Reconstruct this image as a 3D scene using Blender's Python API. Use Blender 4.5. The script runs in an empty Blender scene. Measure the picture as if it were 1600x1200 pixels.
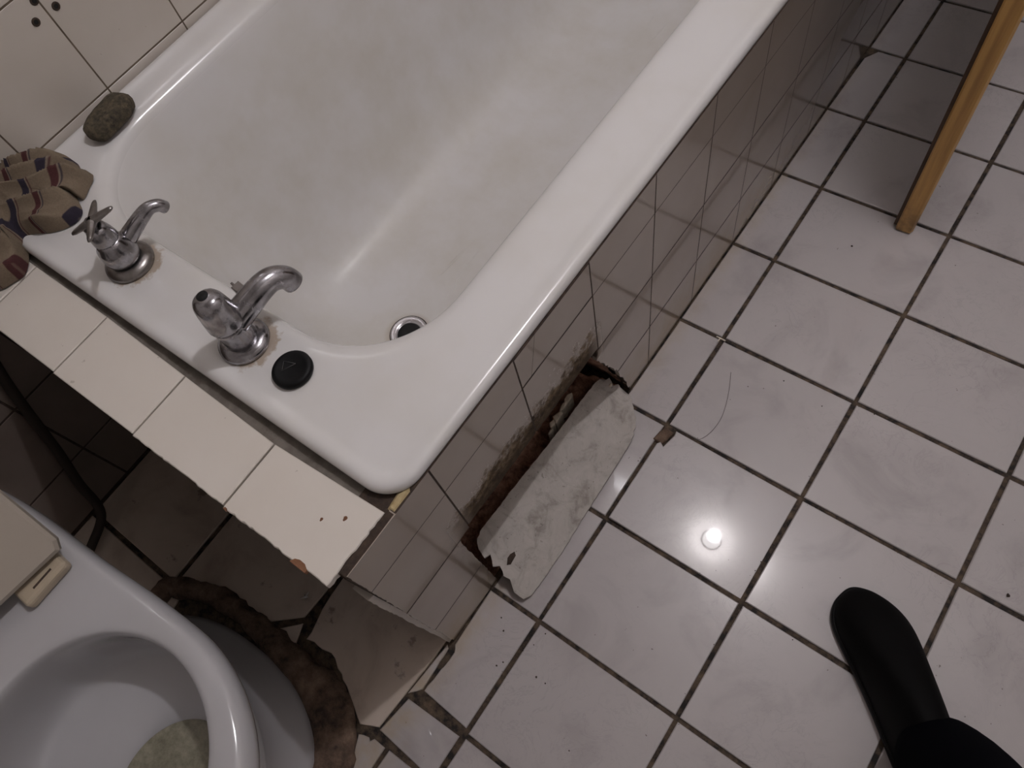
import bpy, bmesh, math, random
from mathutils import Vector, Matrix, noise
random.seed(7)
PI = math.pi
COL = bpy.context.scene.collection

# ---------------------------------------------------------------- camera, light, exposure
sc = bpy.context.scene
cam_d = bpy.data.cameras.new('camera')
cam = bpy.data.objects.new('camera', cam_d); COL.objects.link(cam)
cam_d.sensor_fit = 'HORIZONTAL'; cam_d.sensor_width = 36.0
cam_d.lens = 1160.2 * 36.0 / 1600.0
cam_d.clip_start = 0.02
CR = ((0.80614803, 0.57117524, -0.15454513), (0.45938406, -0.76875841, -0.44494584), (-0.37294992, 0.28769664, -0.88212188))
cam.matrix_world = Matrix(((CR[0][0], -CR[1][0], -CR[2][0], 0.23953), (CR[0][1], -CR[1][1], -CR[2][1], -0.07615),
                           (CR[0][2], -CR[1][2], -CR[2][2], 1.25194), (0, 0, 0, 1)))
sc.camera = cam
w = bpy.data.worlds.new('world'); sc.world = w; w.use_nodes = True
w.node_tree.nodes['Background'].inputs[0].default_value = (0.9, 0.85, 0.8, 1)
w.node_tree.nodes['Background'].inputs[1].default_value = 0.02
LAMP = Vector((0.20, 0.98, 2.60))
ld = bpy.data.lights.new('ceiling_bulb_light', 'POINT'); ld.energy = 46; ld.color = (0.965, 0.945, 1.0); ld.shadow_soft_size = 0.028
lo = bpy.data.objects.new('ceiling_bulb_light', ld); COL.objects.link(lo); lo.location = LAMP
sc.view_settings.view_transform = 'Standard'; sc.view_settings.look = 'None'
sc.view_settings.gamma = 1.0; sc.view_settings.use_curve_mapping = False
sc.view_settings.exposure = 0.0
sc.cycles.caustics_reflective = False; sc.cycles.caustics_refractive = False; sc.cycles.blur_glossy = 0.5

# ---------------------------------------------------------------- materials
class NT:
    def __init__(s, name):
        s.m = bpy.data.materials.new(name); s.m.use_nodes = True
        s.t = s.m.node_tree; s.b = s.t.nodes['Principled BSDF']
    def n(s, typ, **kw):
        x = s.t.nodes.new(typ)
        for k, v in kw.items():
            if k in x.inputs: x.inputs[k].default_value = v
            else: setattr(x, k, v)
        return x
    def l(s, a, b): s.t.links.new(a, b)
    def set(s, **kw):
        for k, v in kw.items(): s.b.inputs[k.replace('_', ' ')].default_value = v
        return s
    def noise(s, scale, detail=4, rough=0.55, vec=None, dist=0.0):
        x = s.n('ShaderNodeTexNoise'); x.inputs['Scale'].default_value = scale; x.inputs['Detail'].default_value = detail
        x.inputs['Roughness'].default_value = rough; x.inputs['Distortion'].default_value = dist
        s.l(vec if vec else s.pos(), x.inputs['Vector']); return x.outputs['Fac']
    def pos(s):
        if not hasattr(s, '_p'): s._p = s.n('ShaderNodeNewGeometry')
        return s._p.outputs['Position']
    def xyz(s):
        if not hasattr(s, '_x'):
            x = s.n('ShaderNodeSeparateXYZ'); s.l(s.pos(), x.inputs[0]); s._x = x
        return s._x.outputs
    def ramp(s, fac, stops):
        r = s.n('ShaderNodeValToRGB'); e = r.color_ramp.elements
        while len(e) < len(stops): e.new(0.5)
        for el, (p, c) in zip(e, stops):
            el.position = p; el.color = (c[0], c[1], c[2], 1) if hasattr(c, '__len__') else (c, c, c, 1)
        s.l(fac, r.inputs[0]); return r.outputs[0]
    def math(s, op, a, b=None, clamp=False):
        x = s.n('ShaderNodeMath', operation=op); x.use_clamp = clamp
        for i, v in ((0, a), (1, b)):
            if v is None: continue
            if isinstance(v, (int, float)): x.inputs[i].default_value = v
            else: s.l(v, x.inputs[i])
        return x.outputs[0]
    def rng(s, v, a, b, c=0.0, d=1.0):
        x = s.n('ShaderNodeMapRange'); x.clamp = True
        for i, q in ((1, a), (2, b), (3, c), (4, d)): x.inputs[i].default_value = q
        s.l(v, x.inputs[0]); return x.outputs[0]
    def mix(s, fac, a, b, blend='MIX'):
        x = s.n('ShaderNodeMix', data_type='RGBA', blend_type=blend)
        for i, v in ((0, fac), (6, a), (7, b)):
            if hasattr(v, 'default_value') or hasattr(v, 'links'): s.l(v, x.inputs[i])
            elif isinstance(v, (int, float)): x.inputs[i].default_value = v
            else: x.inputs[i].default_value = (v[0], v[1], v[2], 1)
        return x.outputs[2]
    def color(s, c): s.l(c, s.b.inputs['Base Color']); return s
    def bump(s, h, strength=0.3, dist=0.002):
        x = s.n('ShaderNodeBump'); x.inputs['Strength'].default_value = strength; x.inputs['Distance'].default_value = dist
        s.l(h, x.inputs['Height']); s.l(x.outputs[0], s.b.inputs['Normal']); return s

def rnd_value(N, col, amt):
    oi = N.n('ShaderNodeObjectInfo')
    v = N.rng(oi.outputs['Random'], 0, 1, 1 - amt, 1 + amt)
    h = N.n('ShaderNodeHueSaturation'); N.l(col, h.inputs['Color']); N.l(v, h.inputs['Value']); return h.outputs[0]

M = {}
# floor tile: off-white glazed, faint grey smears, yellowed towards the bath panel
N = NT('floor_tile_glaze')
c = N.ramp(N.noise(7, 5, 0.6, dist=0.6), [(0.30, (0.36, 0.33, 0.325)), (0.48, (0.43, 0.397, 0.392)), (0.75, (0.45, 0.42, 0.411))])
ve = N.ramp(N.noise(16, 6, 0.62, dist=2.4), [(0.475, 1.0), (0.497, 0.86), (0.52, 1.0)])
c = N.mix(N.rng(N.noise(4, 2), 0.45, 0.65), c, N.mix(1.0, c, ve, 'MULTIPLY'))
spk = N.ramp(N.noise(95, 2), [(0.745, 0.0), (0.765, 1.0)])
c = N.mix(N.math('MULTIPLY', spk, 0.75), c, (0.10, 0.075, 0.06))
ydirt = N.math('MULTIPLY', N.rng(N.xyz()[0], -0.055, -0.098), N.rng(N.noise(30, 4), 0.3, 0.65))
c = N.mix(N.math('MULTIPLY', ydirt, 0.65), c, (0.38, 0.30, 0.19))
c = rnd_value(N, c, 0.03)
N.color(c).set(Roughness=0.36, Specular_IOR_Level=0.25, Coat_Weight=0.5, Coat_Roughness=0.022)
N.bump(N.noise(5, 2), 0.10, 0.004); M['floor_tile'] = N.m
# nook floor: same tile but dirty brown
N = NT('nook_tile_glaze')
c = N.ramp(N.noise(9, 5, 0.6, dist=0.5), [(0.32, (0.36, 0.29, 0.235)), (0.5, (0.50, 0.42, 0.35)), (0.72, (0.55, 0.47, 0.40))])
st = N.ramp(N.noise(17, 5, 0.65), [(0.62, 0.0), (0.67, 1.0)])
c = N.mix(N.math('MULTIPLY', st, 0.6), c, (0.09, 0.06, 0.045))
N.color(c).set(Roughness=0.45, Coat_Weight=0.15, Coat_Roughness=0.15); M['nook_tile'] = N.m
# grout / mortar bed of the floor
N = NT('floor_grout')
c = N.ramp(N.noise(60, 5, 0.65), [(0.40, (0.008, 0.006, 0.005)), (0.49, (0.052, 0.035, 0.023)), (0.62, (0.10, 0.07, 0.045)), (0.8, (0.17, 0.12, 0.075))])
N.color(c).set(Roughness=0.85); N.bump(N.noise(260, 3), 0.5, 0.001); M['grout'] = N.m
# bath enamel
N = NT('bath_enamel')
c = N.ramp(N.noise(4.5, 4, 0.6), [(0.35, (0.635, 0.615, 0.585)), (0.55, (0.67, 0.655, 0.645)), (0.8, (0.68, 0.67, 0.665))])
film = N.math('MULTIPLY', N.rng(N.xyz()[2], 0.485, 0.40), N.rng(N.noise(8, 4, 0.65), 0.38, 0.72))
c = N.mix(N.math('MULTIPLY', film, 0.45), c, (0.53, 0.495, 0.42))
rs = None
for (rx, ry) in ((-0.632, 0.045), (-0.395, 0.040)):
    cx = N.n('ShaderNodeVectorMath', operation='DISTANCE'); N.l(N.pos(), cx.inputs[0]); cx.inputs[1].default_value = (rx + 0.006, ry + 0.004, 0.505)
    d = N.math('ADD', cx.outputs['Value'], N.rng(N.noise(90, 3), 0.3, 0.7, -0.006, 0.006))
    r = N.rng(d, 0.0395, 0.0335)
    rs = r if rs is None else N.math('MAXIMUM', rs, r)
cx = N.n('ShaderNodeVectorMath', operation='DISTANCE'); N.l(N.pos(), cx.inputs[0]); cx.inputs[1].default_value = (-0.487, 0.290, 0.08)
r = N.math('MULTIPLY', N.rng(cx.outputs['Value'], 0.050, 0.037), 0.6); rs = N.math('MAXIMUM', rs, r)
c = N.mix(N.math('MULTIPLY', rs, 0.6), c, (0.26, 0.15, 0.05))
N.color(c)
zin = N.rng(N.xyz()[2], 0.478, 0.497)
N.l(N.rng(zin, 0, 1, 0.42, 0.24), N.b.inputs['Roughness']); N.l(N.rng(zin, 0, 1, 0.10, 0.5), N.b.inputs['Coat Weight']); N.l(N.rng(zin, 0, 1, 0.16, 0.07), N.b.inputs['Coat Roughness'])
M['enamel'] = N.m
# white bath panel tile: mouldy above the broken recess, contact shade painted left of it, limescale yellow low down
N = NT('panel_tile_glaze')
c = N.ramp(N.noise(6, 3), [(0.3, (0.33, 0.275, 0.225)), (0.7, (0.36, 0.31, 0.265))])
X, Y, Z = N.xyz()[0], N.xyz()[1], N.xyz()[2]
low = N.math('MULTIPLY', N.rng(Z, 0.13, 0.0), N.rng(N.noise(25, 3), 0.25, 0.7))
c = N.mix(N.math('MULTIPLY', low, 0.7), c, (0.30, 0.225, 0.13))
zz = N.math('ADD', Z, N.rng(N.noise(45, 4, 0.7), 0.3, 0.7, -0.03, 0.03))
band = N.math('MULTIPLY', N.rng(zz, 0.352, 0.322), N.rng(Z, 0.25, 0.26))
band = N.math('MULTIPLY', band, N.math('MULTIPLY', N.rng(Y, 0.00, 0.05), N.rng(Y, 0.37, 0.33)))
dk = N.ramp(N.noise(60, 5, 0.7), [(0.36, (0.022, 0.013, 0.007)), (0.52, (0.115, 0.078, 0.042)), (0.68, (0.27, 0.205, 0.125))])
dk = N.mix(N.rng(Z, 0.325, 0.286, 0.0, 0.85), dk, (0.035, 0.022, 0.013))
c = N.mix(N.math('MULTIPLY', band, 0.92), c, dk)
N.l(N.math('MULTIPLY', N.math('SUBTRACT', 1.0, band), 0.6), N.b.inputs['Coat Weight'])
N.l(N.rng(band, 0.0, 0.5, 0.16, 0.85), N.b.inputs['Roughness']); N.l(N.rng(band, 0.0, 0.5, 0.5, 0.1), N.b.inputs['Specular IOR Level'])
side = N.math('MULTIPLY', N.rng(zz, 0.32, 0.22), N.math('MULTIPLY', N.rng(Y, -0.035, 0.012), N.rng(Y, 0.06, 0.04)))  # contact shadow beside the recess, painted into the tile colour
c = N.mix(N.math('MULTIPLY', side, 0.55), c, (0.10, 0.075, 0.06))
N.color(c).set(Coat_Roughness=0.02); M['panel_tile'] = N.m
# cream wall and ledge tile
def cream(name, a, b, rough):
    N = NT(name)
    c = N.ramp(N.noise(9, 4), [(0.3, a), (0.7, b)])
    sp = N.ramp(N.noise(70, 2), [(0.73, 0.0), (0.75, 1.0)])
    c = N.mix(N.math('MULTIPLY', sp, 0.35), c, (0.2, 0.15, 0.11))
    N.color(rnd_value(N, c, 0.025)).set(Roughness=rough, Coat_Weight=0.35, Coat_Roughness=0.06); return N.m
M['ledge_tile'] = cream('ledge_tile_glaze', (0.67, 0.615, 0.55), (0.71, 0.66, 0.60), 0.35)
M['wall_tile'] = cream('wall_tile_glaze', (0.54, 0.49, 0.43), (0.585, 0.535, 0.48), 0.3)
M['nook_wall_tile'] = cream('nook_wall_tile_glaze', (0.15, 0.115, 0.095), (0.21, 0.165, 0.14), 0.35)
def rough_mat(name, stops, scale, rough=0.9, bump=0.6, bscale=200, bd=0.002):
    N = NT(name); N.color(N.ramp(N.noise(scale, 6, 0.65), stops)).set(Roughness=rough)
    N.bump(N.noise(bscale, 5, 0.6), bump, bd); return N.m
M['cement'] = rough_mat('grey_cement', [(0.3, (0.10, 0.085, 0.07)), (0.7, (0.20, 0.175, 0.15))], 40)
M['wall_joint'] = rough_mat('brown_joint', [(0.3, (0.085, 0.062, 0.042)), (0.7, (0.17, 0.13, 0.09))], 30)
M['rubble'] = rough_mat('brown_rubble', [(0.32, (0.13, 0.06, 0.038)), (0.52, (0.40, 0.22, 0.15)), (0.72, (0.58, 0.36, 0.25))], 50, bump=1.0, bscale=140, bd=0.006)
M['ring'] = rough_mat('brown_mortar_ring', [(0.34, (0.035, 0.022, 0.016)), (0.52, (0.14, 0.09, 0.062)), (0.72, (0.25, 0.17, 0.12))], 28, bump=0.9, bscale=120, bd=0.005)
M['foam'] = rough_mat('yellow_foam', [(0.3, (0.30, 0.22, 0.10)), (0.7, (0.52, 0.42, 0.24))], 60)
M['biscuit'] = rough_mat('red_tile_body', [(0.3, (0.13, 0.055, 0.028)), (0.7, (0.24, 0.115, 0.06))], 80)
M['plaster'] = rough_mat('pale_plaster', [(0.3, (0.50, 0.43, 0.33)), (0.7, (0.82, 0.75, 0.62))], 90)
M['dirt'] = rough_mat('dark_dirt', [(0.3, (0.02, 0.013, 0.01)), (0.7, (0.07, 0.045, 0.03))], 90)
M['paint'] = rough_mat('wall_paint', [(0.3, (0.56, 0.53, 0.50)), (0.7, (0.60, 0.57, 0.54))], 4, bump=0.1)
# cement board slab
N = NT('cement_board')
c = N.ramp(N.noise(26, 7, 0.7, dist=0.8), [(0.30, (0.29, 0.262, 0.235)), (0.46, (0.43, 0.398, 0.365)), (0.7, (0.50, 0.468, 0.435))])
sm = N.ramp(N.noise(13, 5, 0.7, dist=1.4), [(0.52, 0.0), (0.68, 1.0)])
c = N.mix(N.math('MULTIPLY', sm, 0.55), c, (0.17, 0.14, 0.11))
pk = N.ramp(N.noise(110, 4, 0.7), [(0.64, 0.0), (0.69, 1.0)]); c = N.mix(N.math('MULTIPLY', pk, 0.6), c, (0.12, 0.10, 0.08))
N.color(c).set(Roughness=0.75); N.bump(N.noise(160, 6, 0.7), 0.5, 0.0015); M['board'] = N.m
# metals and plastics
N = NT('old_chrome')
N.color(N.ramp(N.noise(60, 4), [(0.3, (0.22, 0.21, 0.22)), (0.6, (0.42, 0.41, 0.43))])).set(Metallic=1.0)
N.l(N.ramp(N.noise(80, 4), [(0.35, 0.30), (0.7, 0.10)]), N.b.inputs['Roughness']); M['chrome'] = N.m
N = NT('dull_chrome')
N.color(N.ramp(N.noise(60, 4), [(0.3, (0.17, 0.15, 0.14)), (0.6, (0.30, 0.28, 0.27))])).set(Metallic=1.0, Roughness=0.33); M['dull_chrome'] = N.m
def plain(name, col, rough, **kw):
    N = NT(name); N.color(N.mix(N.noise(20, 3), [x * 0.93 for x in col], col)).set(Roughness=rough, **kw); return N.m
M['black_hole'] = plain('black_hole', (0.004, 0.004, 0.004), 0.8)
M['rubber'] = plain('black_rubber', (0.003, 0.003, 0.0035), 0.55, Specular_IOR_Level=0.2)
M['rubber_line'] = plain('rubber_ridge', (0.06, 0.06, 0.06), 0.5)
M['drain_steel'] = plain('drain_steel', (0.62, 0.60, 0.62), 0.22, Metallic=0.85)
M['foil'] = plain('silver_foil', (0.95, 0.95, 0.97), 0.25, Metallic=0.6)
M['spacer'] = plain('white_plastic', (0.62, 0.56, 0.46), 0.45)
M['cream_plastic'] = plain('cream_plastic', (0.36, 0.315, 0.265), 0.35)
M['old_plastic'] = plain('yellowed_plastic', (0.42, 0.35, 0.26), 0.35)
M['hose'] = plain('dark_hose', (0.045, 0.035, 0.03), 0.8, Specular_IOR_Level=0.15)
M['hair'] = plain('dark_hair', (0.05, 0.035, 0.03), 0.6)
M['bulb_glass'] = plain('lamp_holder_white', (0.7, 0.68, 0.64), 0.4)
N = NT('toilet_porcelain')
c = N.ramp(N.noise(5, 4), [(0.3, (0.40, 0.39, 0.395)), (0.7, (0.435, 0.43, 0.44))])
N.color(c).set(Roughness=0.15, Coat_Weight=0.5, Coat_Roughness=0.04); M['porcelain'] = N.m
N = NT('bowl_stain')
c = N.ramp(N.noise(60, 5, 0.7), [(0.3, (0.14, 0.13, 0.09)), (0.7, (0.30, 0.28, 0.21))])
N.color(c).set(Roughness=0.12); M['stain'] = N.m
N = NT('pumice')
c = N.ramp(N.noise(120, 6, 0.75), [(0.33, (0.015, 0.012, 0.008)), (0.5, (0.068, 0.054, 0.034)), (0.72, (0.15, 0.12, 0.072))])
N.color(c).set(Roughness=0.9); N.bump(N.noise(180, 5, 0.7), 0.9, 0.003); M['pumice'] = N.m
N = NT('shoe_suede')
N.color(N.ramp(N.noise(40, 4), [(0.3, (0.0012, 0.001, 0.001)), (0.7, (0.0022, 0.0019, 0.0019))])).set(Roughness=0.7, Specular_IOR_Level=0.10); M['shoe'] = N.m
N = NT('trouser_cloth')
N.color(N.ramp(N.noise(300, 2), [(0.3, (0.0012, 0.0012, 0.0022)), (0.7, (0.0022, 0.0022, 0.0038))])).set(Roughness=0.95, Specular_IOR_Level=0.03); M['trouser'] = N.m
# wood of the door edge
N = NT('varnished_wood')
mp = N.n('ShaderNodeMapping'); N.l(N.pos(), mp.inputs[0]); mp.inputs['Scale'].default_value = (60, 60, 3)
g = N.noise(1.0, 5, 0.6, vec=mp.outputs[0])
c = N.ramp(g, [(0.3, (0.40, 0.22, 0.065)), (0.5, (0.60, 0.345, 0.11)), (0.72, (0.70, 0.43, 0.16))])
wr = N.math('MULTIPLY', N.rng(N.xyz()[2], 0.10, 0.0), N.rng(N.noise(40, 4), 0.3, 0.6))
c = N.mix(N.math('MULTIPLY', wr, 0.8), c, (0.06, 0.035, 0.02))
N.color(c).set(Roughness=0.45); N.bump(g, 0.2, 0.001); M['wood'] = N.m
N = NT('dark_wood')
N.color(N.ramp(N.noise(30, 4), [(0.3, (0.05, 0.027, 0.014)), (0.7, (0.10, 0.055, 0.03))])).set(Roughness=0.6); M['dark_wood'] = N.m
# striped cloth: stripes follow the cloth's own uv
N = NT('striped_cloth')
uv = N.n('ShaderNodeUVMap'); uv.uv_map = 'UVMap'
sx = N.n('ShaderNodeSeparateXYZ'); N.l(uv.outputs[0], sx.inputs[0])
u = N.math('FRACT', N.math('ADD', N.math('MULTIPLY', sx.outputs[0], 15.5), 0.15))
T = (0.19, 0.145, 0.10); D = (0.022, 0.016, 0.03); R_ = (0.065, 0.017, 0.017); L_ = (0.25, 0.20, 0.15)
c = N.ramp(u, [(0.0, T), (0.16, T), (0.175, D), (0.27, D), (0.285, L_), (0.31, R_), (0.33, T), (0.60, T), (0.615, R_), (0.69, R_), (0.705, L_), (0.725, D), (0.745, T), (1.0, T)])
c.node.color_ramp.interpolation = 'LINEAR'
c = N.mix(0.5, c, N.ramp(N.noise(420, 2), [(0.3, 0.6), (0.7, 1.0)]), 'MULTIPLY')
N.color(c).set(Roughness=0.95); N.bump(N.noise(500, 3), 0.5, 0.001); M['cloth'] = N.m

# ---------------------------------------------------------------- mesh helpers
def link(name, me, mat=None, parent=None):
    o = bpy.data.objects.new(name, me); COL.objects.link(o)
    if mat is not None and not me.materials: me.materials.append(M[mat] if isinstance(mat, str) else mat)
    if parent: o.parent = parent
    return o
def mk(name, verts, faces, mat, parent=None, smooth=False):
    me = bpy.data.meshes.new(name); me.from_pydata([tuple(v) for v in verts], [], faces)
    me.validate(); 
    bm = bmesh.new(); bm.from_mesh(me); bmesh.ops.recalc_face_normals(bm, faces=bm.faces); bm.to_mesh(me); bm.free()
    if smooth: me.polygons.foreach_set('use_smooth', [True] * len(me.polygons))
    return link(name, me, mat, parent)
def empty(name, loc=(0, 0, 0)):
    o = bpy.data.objects.new(name, None); COL.objects.link(o); o.location = loc; o.empty_display_size = 0.05; return o
def tag(o, label, cat, group=None):
    o['label'] = label; o['category'] = cat
    if group: o['group'] = group
    return o
def under(o, parent):            # parent keeping the world place (parents are unrotated, unscaled)
    o.parent = parent; o.location = o.location - parent.location; return o
def struct(o): o['kind'] = 'structure'; return o
def inset(poly, b):
    n = len(poly); out = []
    for i in range(n):
        p0 = Vector(poly[i - 1]); p1 = Vector(poly[i]); p2 = Vector(poly[(i + 1) % n])
        d1 = (p1 - p0).normalized(); d2 = (p2 - p1).normalized()
        n1 = Vector((-d1.y, d1.x)); n2 = Vector((-d2.y, d2.x)); m = n1 + n2
        if m.length < 1e-6: m = n1
        m.normalize(); k = max(0.5, m.dot(n1)); out.append(p1 + m * (b / k))
    return out
def ccw(poly):
    a = sum(poly[i - 1][0] * poly[i][1] - poly[i][0] * poly[i - 1][1] for i in range(len(poly)))
    return list(poly) if a > 0 else list(reversed(poly))
def slab(name, poly, frame, top, bot, mat, parent=None, bev=0.0012):
    """polygon in a plane frame (origin, e1, e2, n) extruded from bot to top along n with a small bevel"""
    O, e1, e2, nn = frame; poly = [Vector(p) for p in ccw([tuple(p) for p in poly])]; n = len(poly)
    P = lambda p, h: O + e1 * p[0] + e2 * p[1] + nn * h
    ins = inset(poly, bev)
    v = [P(p, bot) for p in poly] + [P(p, top - bev) for p in poly] + [P(p, top) for p in ins]
    f = [tuple(reversed(range(n)))]
    for k in (0, 1):
        for i in range(n):
            j = (i + 1) % n; f.append((k * n + i, k * n + j, (k + 1) * n + j, (k + 1) * n + i))
    f.append(tuple(range(2 * n, 3 * n)))
    return mk(name, v, f, mat, parent)
def jag(poly, edges, amp, seg=0.012, seed=0):
    rr = random.Random(seed); out = []
    n = len(poly)
    for i in range(n):
        a = Vector(poly[i]); b = Vector(poly[(i + 1) % n]); out.append(tuple(a))
        if i in edges:
            k = max(2, int((b - a).length / seg)); d = (b - a).normalized(); pn = Vector((-d.y, d.x))
            for q in range(1, k):
                t = (q + rr.uniform(-0.3, 0.3)) / k
                out.append(tuple(a.lerp(b, t) + pn * rr.uniform(-amp, amp)))
    return out
XY = (Vector((0, 0, 0)), Vector((1, 0, 0)), Vector((0, 1, 0)), Vector((0, 0, 1)))
def box(name, a, b, mat, parent=None):
    x0, y0, z0 = a; x1, y1, z1 = b
    v = [(x0, y0, z0), (x1, y0, z0), (x1, y1, z0), (x0, y1, z0), (x0, y0, z1), (x1, y0, z1), (x1, y1, z1), (x0, y1, z1)]
    return mk(name, v, [(3, 2, 1, 0), (4, 5, 6, 7), (0, 1, 5, 4), (1, 2, 6, 5), (2, 3, 7, 6), (3, 0, 4, 7)], mat, parent)
def rings(name, loops, mat, parent=None, cap0=False, cap1=False, smooth=True, closed=True):
    n = len(loops[0]); v = [p for L in loops for p in L]; f = []
    for k in range(len(loops) - 1):
        for i in range(n if closed else n - 1):
            j = (i + 1) % n; f.append((k * n + i, k * n + j, (k + 1) * n + j, (k + 1) * n + i))
    if cap0: f.append(tuple(reversed(range(n))))
    if cap1: f.append(tuple(range((len(loops) - 1) * n, len(loops) * n)))
    return mk(name, v, f, mat, parent, smooth)
def lathe(name, prof, c, mat, parent=None, n=28, cap0=True, cap1=True, axis=None):
    L = []
    for r, z in prof:
        L.append([Vector((r * math.cos(2 * PI * i / n), r * math.sin(2 * PI * i / n), z)) for i in range(n)])
    R = Vector((0, 0, 1)).rotation_difference(Vector(axis)).to_matrix() if axis else Matrix.Identity(3)
    L = [[R @ p + Vector(c) for p in q] for q in L]
    return rings(name, L, mat, parent, cap0, cap1)
def smooth_path(pts, k=6):
    P = [Vector(p) for p in pts]; out = []
    for i in range(len(P) - 1):
        p0 = P[max(0, i - 1)]; p1 = P[i]; p2 = P[i + 1]; p3 = P[min(len(P) - 1, i + 2)]
        for q in range(k):
            t = q / k
            out.append(0.5 * ((2 * p1) + (p2 - p0) * t + (2 * p0 - 5 * p1 + 4 * p2 - p3) * t * t + (3 * p1 - p0 - 3 * p2 + p3) * t ** 3))
    out.append(P[-1]); return out
def tube(name, path, rad, mat, parent=None, n=16, cap=True):
    L = []; up = Vector((0, 0, 1)); m = len(path)
    for i, p in enumerate(path):
        d = (path[min(i + 1, m - 1)] - path[max(i - 1, 0)]).normalized()
        a = d.cross(up); a = a.normalized() if a.length > 1e-4 else Vector((1, 0, 0)); b = a.cross(d)
        r = rad(i / (m - 1)) if callable(rad) else rad
        L.append([p + (a * math.cos(2 * PI * q / n) + b * math.sin(2 * PI * q / n)) * r for q in range(n)])
    return rings(name, L, mat, parent, cap, cap)
def rrect(x0, x1, y0, y1, r, z, na=14, ns=24, skew=0.0):
    """rounded rectangle, radii (right-near, right-far, left-far, left-near); same vertex count always"""
    if not hasattr(r, '__len__'): r = (r,) * 4
    C4 = [((x1 - r[0], y0 + r[0]), -PI / 2, r[0]), ((x1 - r[1], y1 - r[1]), 0, r[1]), ((x0 + r[2], y1 - r[2]), PI / 2, r[2]), ((x0 + r[3], y0 + r[3]), PI, r[3])]
    pts = []
    arcs = [[(c[0] + rr * math.cos(a + PI / 2 * k / na), c[1] + rr * math.sin(a + PI / 2 * k / na)) for k in range(na + 1)] for c, a, rr in C4]
    for i in range(4):
        pts += arcs[i]; e = arcs[i][-1]; s = arcs[(i + 1) % 4][0]
        for k in range(1, ns): pts.append((e[0] + (s[0] - e[0]) * k / ns, e[1] + (s[1] - e[1]) * k / ns))
    return [Vector((x + skew * (y - 0.1) * max(0.0, (x + 0.5) / 0.4), y, z)) for x, y in pts]

THINGS = []
def thing(name, loc, label, cat, group=None):
    t = tag(empty(name, loc), label, cat, group); THINGS.append(t); return t
def nz(x, y, z=0.0, s=1.0): return noise.noise(Vector((x * s, y * s, z * s)))

# ================================================================ room shell
PX, PY = 0.254, 0.205
floor = struct(box('floor', (-1.05, -1.15, -0.09), (1.16, 2.05, -0.004), 'grout'))
rr = random.Random(3)
def ftile(poly, mat='floor_tile', dz=0.0, jg=(), amp=0.0012, tilt=None, seed=0, bev=0.0014):
    P = jag(poly, jg, amp, seed=seed) if jg else poly
    o = slab('tile', P, XY, 0.0 + dz, -0.012, mat, floor, bev)
    if tilt:
        cx = sum(p[0] for p in poly) / len(poly); cy = sum(p[1] for p in poly) / len(poly)
        nvec = Vector(tilt).normalized(); q = Vector((0, 0, 1)).rotation_difference(nvec).to_matrix()
        for vtx in o.data.vertices:
            d = vtx.co - Vector((cx, cy, 0)); vtx.co = q @ d + Vector((cx, cy, 0.0))
    return o
h = 0.0038
for i in range(-5, 10):
    for j in range(0, 5):
        x0, x1 = j * PX + h, min((j + 1) * PX - h, 1.09); y0, y1 = i * PY + h, (i + 1) * PY - h
        if x1 - x0 < 0.02: continue
        e = lambda: rr.uniform(-0.0009, 0.0009)
        poly = [(x0 + e(), y0 + e()), (x1 + e(), y0 + e()), (x1 + e(), y1 + e()), (x0 + e(), y1 + e())]
        tilt = (rr.uniform(-.0035, .0035), rr.uniform(-.0035, .0035), 1)
        if (i, j) == (1, 0):     # corner broken off where the brown bed shows; tilt added to steer the lamp's reflection
            poly = [(x0, y0), (x1, y0), (x1, y1), (0.021, y1), (0.0225, 0.397), (0.0165, 0.369), (0.008, 0.374), (x0, 0.368)]
            tilt = (0.036, -0.005, 1)
        ftile(poly, tilt=tilt, dz=0.0032 if (i, j) == (1, 0) else 0.0)
# cut column along the bath panel
def panel_x(y): return -0.0985 + 0.0114 * (y + 0.1)
for i in range(0, 10):
    y0, y1 = i * PY + h, (i + 1) * PY - h
    px0, px1 = panel_x(y0) + 0.0025, panel_x(y1) + 0.0025
    if i == 6: poly = [(px0, y0), (-h, y0), (-h, y1), (px1 + 0.02, y1), (px1 + 0.002, y1 - 0.03)]
    else: poly = [(px0, y0), (-h, y0), (-h, y1), (px1, y1)]
    ftile(poly, tilt=(rr.uniform(-.002, .002), rr.uniform(-.003, .003), 1))
ftile([(-0.0945, -0.108), (-0.088, -0.118), (-0.0935, -0.193), (-0.004, -0.197), (-0.004, -h), (-0.0965, -h)], jg=(0, 1), seed=5)
ftile([(-0.1055, -0.115), (-0.100, -0.119), (-0.0975, -0.193), (-0.1135, -0.211)], jg=(1, 2), amp=0.0008, seed=6)
ftile([(-0.1075, -0.217), (-0.006, -0.2125), (-0.006, -0.2845), (-0.030, -0.2835), (-0.1175, -0.2795)])
ftile([(-0.142, -0.304), (-0.125, -0.298), (-0.1205, -0.3015), (-0.1165, -0.2945), (-0.094, -0.2945), (-0.092, -0.385), (-0.112, -0.385), (-0.1285, -0.335)], jg=(0,), amp=0.001, seed=8)
ftile([(-0.151, -0.331), (-0.1335, -0.3325), (-0.118, -0.385), (-0.152, -0.385)], jg=(0, 3), amp=0.001, seed=9)
ftile([(-0.086, -0.293), (-0.006, -0.2905), (-0.006, -0.395), (-0.087, -0.395)])
for y0 in (-0.60, -0.80, -1.0):
    ftile([(-0.11, y0 + h), (-0.006, y0 + h), (-0.006, y0 + 0.2 - h), (-0.11, y0 + 0.2 - h)])
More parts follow.
